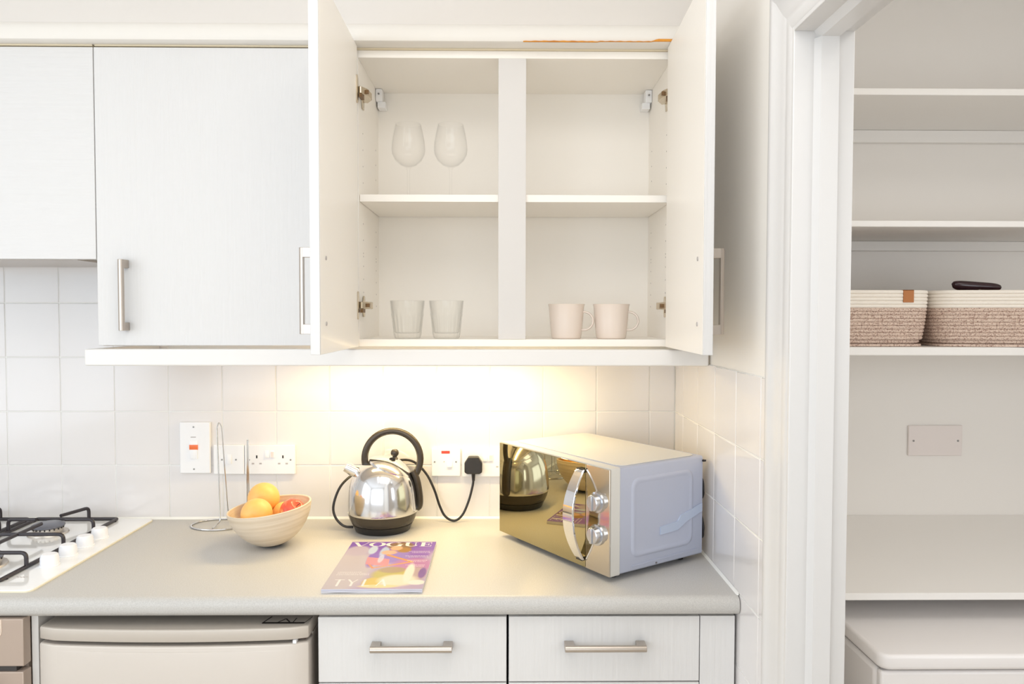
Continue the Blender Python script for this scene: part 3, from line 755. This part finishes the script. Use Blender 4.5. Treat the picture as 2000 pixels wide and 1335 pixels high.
# side: embossed panel
def on_side(poly, d0, d1): return MB().prism(poly, 'x', d0, d1)
em = MB(); loops = []
for ins, dx in ((0, -.0003), (.003, .0022), (.0075, .0030), (.0120, .0016), (.0140, .0012)):
    loops.append([(MWW-.0008+dx, y, z) for y, z in rrect(.062+ins, .030+ins, .258-ins, .207-ins, .022-ins*.5, 6)])
em.loft(loops, caps=False); em.f.append([len(em.v)-28+i for i in range(28)][::-1]) if False else None
n = len(loops[0]); em.f.append([4*n+i for i in range(n)])
mp('embossed_side_panel', em, 'mw')
mp('side_rib', MB().prism([(.066, .0125), (.272, .0150), (.272, .0172), (.066, .0150)], 'x', MWW-.0012, MWW+.0008), 'mw')
mp('screw', MB().cyl((MWW-.001, .140, .0075), (MWW+.0008, .140, .0075), .0022, 10), 'screw')
mp('film_strip', MB().prism([(.150, .087), (.205, .092), (.215, .104), (.286, .122), (.286, .104), (.235, .088), (.205, .072), (.150, .070)], 'x', MWW-.0004, MWW+.0032), 'film', label='scrap of pale blue protective film')
# handle: flat chrome bow standing off the door
hb = MB(); rings = []
for j in range(29):
    u = -1+2*j/28; z = .1190+.1010*u; off = -.0045-.0345*(1-u*u)
    wdt = .0170*(.72+.28*(1-u*u)); xc = .3330
    th = .0030
    rings.append([(xc-wdt, off-th, z), (xc+wdt, off-th, z), (xc+wdt, off+th, z), (xc-wdt, off+th, z)])
hb.loft(rings)
hh = mp('handle', hb, 'chrome', bevel=.0008, seg=1, label='bowed chrome handle')
mp('handle_foot', MB().box(.3225, -.008, .0165, .3435, .0, .0255).box(.3225, -.008, .2125, .3435, .0, .2215), 'black', hh)
for z in (.1555, .0845):
    kb = mp('dial', MB().tube([(.3860, -.0006, z), (.3860, -.0050, z), (.3860, -.0055, z), (.3860, -.0165, z), (.3860, -.0182, z)], .015, 28, radii=[.0235, .0228, .0185, .0176, .0155]), 'dial', label='chrome dial')
    mp('grip', MB().box(.3860-.0035, -.0215, z-.0165, .3860+.0035, -.0175, z+.0165), 'dial', kb, bevel=.001)
for x, y in ((.04, .04), (.39, .04), (.04, .25), (.39, .25)):
    part('foot', MB().cyl((x, y, .0004), (x, y, Z0+.002), .010, 14), 'soot', t, world=False)
mp('spacer', MB().box(MWW-.030, MWD, .2050, MWW-.012, MWD+.010, .2120).box(MWW-.004, MWD-.002, .2195, MWW+.0045, MWD+.006, .2235), 'soot')
mp('power_cord', MB().tube(smooth_path([(MWW-.055, MWD, .075), (MWW-.020, MWD+.010, .090), (MWW-.006, MWD+.007, .075), (MWW-.003, MWD+.006, .055), (MWW-.012, MWD+.008, .035), (MWW-.060, MWD+.006, .03)], 5), .0032, 8), 'soot')
mp('cord_coil', MB().tube(smooth_path([(MWW-.050, MWD+.002, .19), (MWW-.012, MWD+.006, .178), (MWW-.004, MWD+.005, .155), (MWW-.010, MWD+.006, .13), (MWW-.050, MWD+.002, .12)], 5), .0036, 8), 'soot')

# ------------------------------------------------------------------ magazine
t = thing('magazine', 'purple and white fashion magazine lying flat in front of the kettle', 'magazine', (-.2715, -.4095, WT))
MX0, MX1, MY0, MY1 = -.3755, -.1670, -.5720, -.2470
f = MB(); rings = []
for yy in np.linspace(MY0, MY1, 3):
    top = []; bot = []
    for i in range(21):
        u = i/20; xx = MX0+(MX1-MX0)*u
        bot.append((xx, yy, WT+.0004+(.0009*max(0, math.sin(u*PI*3.0-.3)) if yy == MY0 else 0)))
        top.append((xx, yy, WT+.0084))
    rings.append(bot+top[::-1])
f.loft(rings); part('pages', f, 'pages', t, label='pale edges of the pages')
for zz in (.0022, .0044, .0064):
    f = MB()
    xs = np.linspace(MX0+.0005, MX1-.0005, 20)
    ring = []
    for i, xx in enumerate(xs):
        z = WT+zz+.0004*math.sin(i*.9+zz*900)
        ring.append([(xx, MY0-.0006, z), (xx, MY0+.001, z), (xx, MY0+.001, z+.0003), (xx, MY0-.0006, z+.0003)])
    f.loft(ring); part('page_edge', f, 'greyp', t)
NX, NY = 300, 400
U, V = np.meshgrid((np.arange(NX)+.5)/NX, (np.arange(NY)+.5)/NY)
img = np.zeros((NY, NX, 3))
def S(c): return np.array([x/255 for x in c])
img[:] = S((188, 168, 206))  # lavender ground
def blend(mask, c): 
    m_ = np.clip(mask, 0, 1)[..., None]; img[:] = img*(1-m_)+S(c)*m_
def blob(cx, cy_, rx, ry, c, k=1.0, soft=.35):
    d = np.sqrt(((U-cx)/rx)**2+((V-cy_)/ry)**2); blend(k*np.clip((1-d)/soft+.5, 0, 1), c)
def stroke(p, q, wd, c, w2=None):
    p = np.array(p); q = np.array(q); d = q-p; L2 = (d**2).sum()
    tt = np.clip(((U-p[0])*d[0]+(V-p[1])*d[1])/L2, 0, 1)
    dist = np.hypot(U-(p[0]+tt*d[0]), (V-(p[1]+tt*d[1]))*1.5)
    ww = wd+(w2-wd)*tt if w2 is not None else wd
    blend(np.clip((ww-dist)/.004+.5, 0, 1), c)
blob(.5, 1.0, .9, .28, (138, 96, 196)); blob(.12, .35, .28, .42, (206, 196, 206)); blob(.13, .78, .14, .12, (200, 186, 208))
blob(.35, .62, .06, .2, (146, 104, 200)); blob(.30, .80, .05, .10, (206, 220, 244)); blob(.44, .76, .05, .12, (190, 204, 240))
blob(.62, .62, .2, .12, (156, 128, 214)); blob(.85, .72, .12, .14, (150, 104, 200)); blob(.82, .45, .22, .16, (196, 130, 190))
blob(.88, .28, .12, .14, (196, 170, 176)); blob(.95, .3, .04, .1, (130, 84, 170))
blob(.60, .90, .15, .09, (150, 118, 88)); blob(.66, .80, .08, .06, (176, 130, 70)); blob(.56, .84, .07, .055, (232, 186, 150)); blob(.50, .74, .09, .05, (228, 186, 160))
blob(.62, .27, .19, .13, (200, 186, 96)); blob(.62, .36, .14, .06, (176, 150, 120)); blob(.47, .12, .10, .09, (226, 196, 92)); blob(.72, .16, .2, .11, (246, 236, 214))
blob(.81, .30, .05, .19, (250, 244, 232)); blob(.92, .12, .09, .045, (250, 246, 240)); blob(.55, .05, .2, .03, (244, 226, 170))
stroke((.50, .68), (.80, .53), .022, (238, 158, 84), .018); stroke((.80, .53), (.40, .40), .018, (240, 164, 92), .013); stroke((.40, .40), (.31, .52), .014, (232, 150, 92))
m_ = (np.abs((U-.42)+(V-.53)*.12) < .125) & (np.abs(V-.535+(U-.42)*.18) < .075); blend(m_*1.0, (246, 150, 160))
blob(.44, .60, .03, .09, (214, 222, 246), .8)
white = (250, 248, 250); vt, vb = .985, .885; hm = (vt+vb)/2; hh2 = (vt-vb)/2
def ell(cx, rx, irx, gap=None, end=None):
    o = (((U-cx)/rx)**2+((V-hm)/hh2)**2) < 1; i_ = (((U-cx)/irx)**2+((V-hm)/(hh2*.93))**2) < 1
    return o & ~i_
def seg_(p, q, wd):   # straight stem with horizontal ends
    tt = (V-p[1])/(q[1]-p[1]); xx = p[0]+(q[0]-p[0])*tt
    return (tt >= 0) & (tt <= 1) & (np.abs(U-xx) < wd/2)
M_ = seg_((.05, vt), (.125, vb), .042) | seg_((.205, vt), (.125, vb), .010) | ((np.abs(V-vt+.003) < .003) & ((np.abs(U-.05) < .035) | (np.abs(U-.205) < .025)))
M_ |= ell(.315, .098, .052)
g_ = ell(.515, .098, .052); g_ &= ~((U > .535) & (V > hm-.004) & (V < hm+hh2*.55)); M_ |= g_
M_ |= (np.abs(U-.585) < .018) & (V > vb+.004) & (V < hm) | ((np.abs(V-hm) < .003) & (np.abs(U-.585) < .035))
M_ |= ((np.abs(U-.668) < .021) & (V > vb+.03) & (V < vt)) | ((np.abs(U-.765) < .005) & (V > vb+.03) & (V < vt))
M_ |= ((((U-.717)/.070)**2+((V-vb-.034)/.034)**2) < 1) & ((((U-.727)/.040)**2+((V-vb-.036)/.029)**2) > 1) & (V < vb+.034)
M_ |= ((np.abs(V-vt+.003) < .003) & ((np.abs(U-.668) < .038) | (np.abs(U-.765) < .024)))
M_ |= (np.abs(U-.855) < .021) & (V > vb) & (V < vt)
M_ |= ((np.abs(V-vt+.003) < .003) | (np.abs(V-vb-.003) < .003)) & (U > .815) & (U < .955)
M_ |= ((np.abs(V-hm) < .003) & (U > .855) & (U < .925)) | ((np.abs(U-.922) < .005) & (np.abs(V-hm) < .018))
M_ |= ((np.abs(U-.950) < .005) & ((V > vt-.035) & (V < vt) | (V < vb+.035) & (V > vb)))
blend(M_*1.0, white)
# lines of small print, too small to read in the photograph
rs = np.random.RandomState(5)
def small(x0, x1, y, h_=.008):
    x = x0
    while x < x1:
        wl = rs.uniform(.008, .02); blend(.8*((U > x) & (U < x+wl) & (np.abs(V-y) < h_)), white); x += wl+rs.uniform(.003, .008)
for y, x0 in ((.765, .72), (.735, .76), (.66, .70), (.635, .74), (.56, .74), (.535, .78), (.46, .74), (.435, .80)): small(x0, .95, y, .006)
for y in (.315, .29, .265): small(.06, .30+.1*(y < .3), y, .006)
# large spaced capitals along the foot of the cover
def cap(ch, cx, b, t_):
    k = .006
    if ch == 'T': stroke((cx-.045, t_), (cx+.045, t_), k, white); stroke((cx, b), (cx, t_), .012, white)
    if ch == 'Y': stroke((cx, b), (cx, (b+t_)/2), .012, white); stroke((cx, (b+t_)/2), (cx-.045, t_), .011, white); stroke((cx, (b+t_)/2), (cx+.04, t_), k, white)
    if ch == 'L': stroke((cx-.02, b), (cx-.02, t_), .012, white); stroke((cx-.02, b), (cx+.04, b), k, white)
    if ch == 'A': stroke((cx-.045, b), (cx, t_), k, white); stroke((cx+.045, b), (cx, t_), .012, white); stroke((cx-.025, b+.03), (cx+.025, b+.03), k, white)
for ch, cx in (('T', .13), ('Y', .27), ('L', .41), ('A', .57)): cap(ch, cx, .06, .17)
me = bpy.data.meshes.new('cover')
gx = np.linspace(MX0, MX1, NX+1); gy = np.linspace(MY0, MY1-.0, NY+1)
GX, GY = np.meshgrid(gx, gy)
co = np.stack([GX+.2715, GY+.4095, np.full_like(GX, .00862)], -1).reshape(-1, 3)
ii = np.arange(NX*NY); q0 = (ii//NX)*(NX+1)+ii % NX
fa = np.stack([q0, q0+1, q0+NX+2, q0+NX+1], -1)
me.vertices.add(len(co)); me.vertices.foreach_set('co', co.ravel())
me.loops.add(fa.size); me.loops.foreach_set('vertex_index', fa.ravel())
me.polygons.add(len(fa)); me.polygons.foreach_set('loop_start', np.arange(0, fa.size, 4)); me.polygons.foreach_set('loop_total', np.full(len(fa), 4))
me.update()
ca = me.color_attributes.new('print', 'FLOAT_COLOR', 'CORNER')
img = img*.83
li = np.where(img <= .04045, img/12.92, ((img+.055)/1.055)**2.4)
cc = np.ones((NX*NY, 4, 4)); cc[:, :, :3] = li.reshape(-1, 1, 3)
ca.data.foreach_set('color', cc.ravel().astype(np.float32))
cm = bpy.data.materials.new('printed_cover'); cm.use_nodes = True
an = cm.node_tree.nodes.new('ShaderNodeVertexColor'); an.layer_name = 'print'
cb = cm.node_tree.nodes['Principled BSDF']; cb.inputs['Roughness'].default_value = .38
cm.node_tree.links.new(an.outputs[0], cb.inputs['Base Color'])
me.materials.append(cm)
part('cover', me, cm, t, world=False, label='printed cover with white title lettering')

# ------------------------------------------------------------------ crockery in the open cupboard
SZ = ZB+.0174
pf = [(0, .0), (.0345, 0), (.0365, .0015), (.0385, .012), (.0415, .045), (.0440, .078), (.0458, .0855), (.0448, .0862), (.0425, .080), (.0400, .045), (.0368, .012), (.033, .005), (0, .0045)]
t = thing('mug', 'left of the two beige mugs in the open cupboard', 'mug', (.1575, -.228, SZ), rotz=-R(12), group='beige mugs')
part('body', MB().lathe(pf, seg=48), 'mug', t, world=False)
ha = [(.0435+.0235*math.cos(a)*1.0, 0, .0440+.0225*math.sin(a)) for a in [R(100-200*j/20) for j in range(21)]]
ha[0] = (.0395, 0, ha[0][2]); ha[-1] = (.0375, 0, ha[-1][2])
part('handle', MB().tube(ha, .0028, 10, flat=2.1), 'mug', t, world=False)
dup(t, (.2700, -.228, SZ), 'right of the two beige mugs, nearest the hinge', rotz=-R(12))

def tmod(a, z):
    if .004 < z < .060: return 1+.030*math.cos(18*a)
    return 1
pf = [(0, 0), (.0300, 0), (.0322, .002), (.0335, .010), (.0375, .050), (.0390, .0595), (.0398, .0625), (.0415, .078), (.0430, .0930), (.0422, .0938), (.0412, .0930), (.0396, .078), (.0372, .0625), (.0352, .050), (.0310, .016), (.027, .013), (0, .0125)]
t = thing('tumbler', 'left ribbed glass tumbler on the cupboard floor', 'glass', (-.2390, -.232, SZ), group='ribbed tumblers')
part('glass_wall', MB().lathe(pf, seg=108, mod=tmod), 'tumbler', t, world=False)
dup(t, (-.1420, -.232, SZ), 'right ribbed glass tumbler, nearest the centre stile')
pf = [(0, 0), (.0345, 0), (.0350, .0012), (.020, .0035), (.0060, .0065), (.0036, .014), (.0032, .050), (.0036, .072), (.0070, .0795), (.020, .0850), (.0330, .0965), (.0405, .112), (.0420, .124), (.0405, .143), (.0360, .167), (.0315, .1855), (.0308, .1860), (.0302, .1855), (.0348, .167), (.0393, .143), (.0408, .124), (.0393, .112), (.032, .098), (.019, .0865), (.006, .082), (0, .0815)]
t = thing('wine_glass', 'left stemmed wine glass on the middle shelf', 'glass', (-.2375, -.215, 1.7652), group='wine glasses')
part('glass_wall', MB().lathe(pf, seg=56), 'glass', t, world=False)
dup(t, (-.1320, -.215, 1.7652), 'right stemmed wine glass on the middle shelf')

# ------------------------------------------------------------------ pantry
def pshelf(label, z0, z1, batten, yf=-.345):
    t = thing('pantry_shelf', label, 'shelf', (1.2, -.17, z0))
    part('board', MB().box(XW+.001, yf, z0, 1.859, .0015, z1), 'shelfp', t, bevel=.0022)
    if batten: part('batten', MB().box(XW+.020, -.0185, batten, 1.84, .0015, z0-.0003), 'shelfp', t, bevel=.0015)
    return t
pshelf('top white pantry shelf, empty', 1.9910, 2.0070, 1.9570)
pshelf('second white pantry shelf, empty, above the baskets', 1.6845, 1.6995, 1.6575)
pshelf('white pantry shelf carrying the rope baskets', 1.3820, 1.4020, None)
t = pshelf('deep white pantry worktop board above the laundry machine', .8975, .9100, None, -.600)
part('edge_lip', MB().box(XW+.001, -.606, .8970, 1.859, -.6002, .9118), 'shelfp', t, bevel=.0015)
t = thing('blank_plate', 'plain painted blanking plate on the pantry wall', 'wall plate', (1.224, 0, 1.080))
part('plate', MB().box(1.1475, -.0055, 1.0805, 1.3005, .0015, 1.1665), 'plate', t, bevel=.002)
for x in (1.1615, 1.2880): part('screw', MB().cyl((x, -.0055, 1.1230), (x, -.0064, 1.1230), .0028, 12), 'screw', t)

def basket(label, x, y, rot, w_, d_, tagx=None):
    t = thing('rope_basket', label, 'basket', (x, y, 1.4022), rotz=rot, group='rope baskets')
    n = 16; hgt = .1345; rp = hgt/n
    rp_pts = lambda g: rrect(-w_/2+g, -d_/2+g, w_/2-g, d_/2-g, .045, 7)
    lo, up = MB(), MB()
    for i in range(n):
        g = .010*(1-i/n)**2+(.010 if i == 0 else 0)+(.004 if i == 1 else 0)
        pts = [(px_, py_, rp*(i+.5)) for px_, py_ in rp_pts(g+rp/2)]
        (lo if i < 11 else up).tube(pts, rp*.56, 8, closed=True)
    lo.prism(rrect(-w_/2+.012, -d_/2+.012, w_/2-.012, d_/2-.012, .04, 6), 'z', .0005, .006)
    part('rope_wall', lo, 'rope', t, world=False, label='mottled brown coiled rope')
    part('rope_rim', up, 'cream', t, world=False, label='cream coiled rope rim')
    if tagx is not None:
        part('leather_tag', MB().box(tagx-.0125, -d_/2-.0018, hgt-.029, tagx+.0125, -d_/2+.001, hgt+.001).box(tagx-.0125, -d_/2-.0018, hgt-.001, tagx+.0125, -d_/2+.012, hgt+.001), 'leather', t, world=False, bevel=.0006, label='tan leather tag')
    return t
basket('cream and brown rope basket with a tan tag, beside the door frame', .8730, -.225, 0, .312, .215, .0885)
basket('right-hand cream and brown rope basket, with a dark case on top', 1.2020, -.246, -R(9), .315, .215)
# dark curved case sticking out of the right basket
f = MB(); rings = []
for j in range(25):
    u = -1+2*j/24; a = math.sqrt(max(0, 1-u**6)); xx = .0575*u
    top = .0095*a+.002*u*.0; ctr = -.0015*u+.002
    rings.append([(xx, .013*a*math.cos(q), ctr+.0095*a*math.sin(q)*(1 if math.sin(q) > 0 else 1.6-(.6*(u > 0)))) for q in [2*PI*i/16 for i in range(16)]])
f.loft(rings)
single('leather_case', f, 'case', 'dark glossy curved case lying across the top of the right basket', 'case', (1.1440, -.300, 1.5470), rot=(R(8), R(3), -R(7)))
# laundry machine
t = thing('laundry_machine', 'white laundry machine under the pantry worktop', 'washing machine', (1.0, -.44, 0))
part('cabinet', MB().box(.700, -.725, .01, 1.296, -.13, .8180), 'mach', t, bevel=.012, seg=4)
part('top_lid', MB().prism(rrect(.6965, -.752, 1.2995, -.125, .022, 6), 'z', .8215, .8500), 'mach', t, bevel=.007, seg=4)
part('seam', MB().box(.7045, -.735, .8165, 1.2915, -.14, .8225), 'machg', t)
part('front_panel', MB().box(.7005, -.745, .70, 1.2955, -.7255, .8165), 'mach', t, bevel=.006, seg=3)
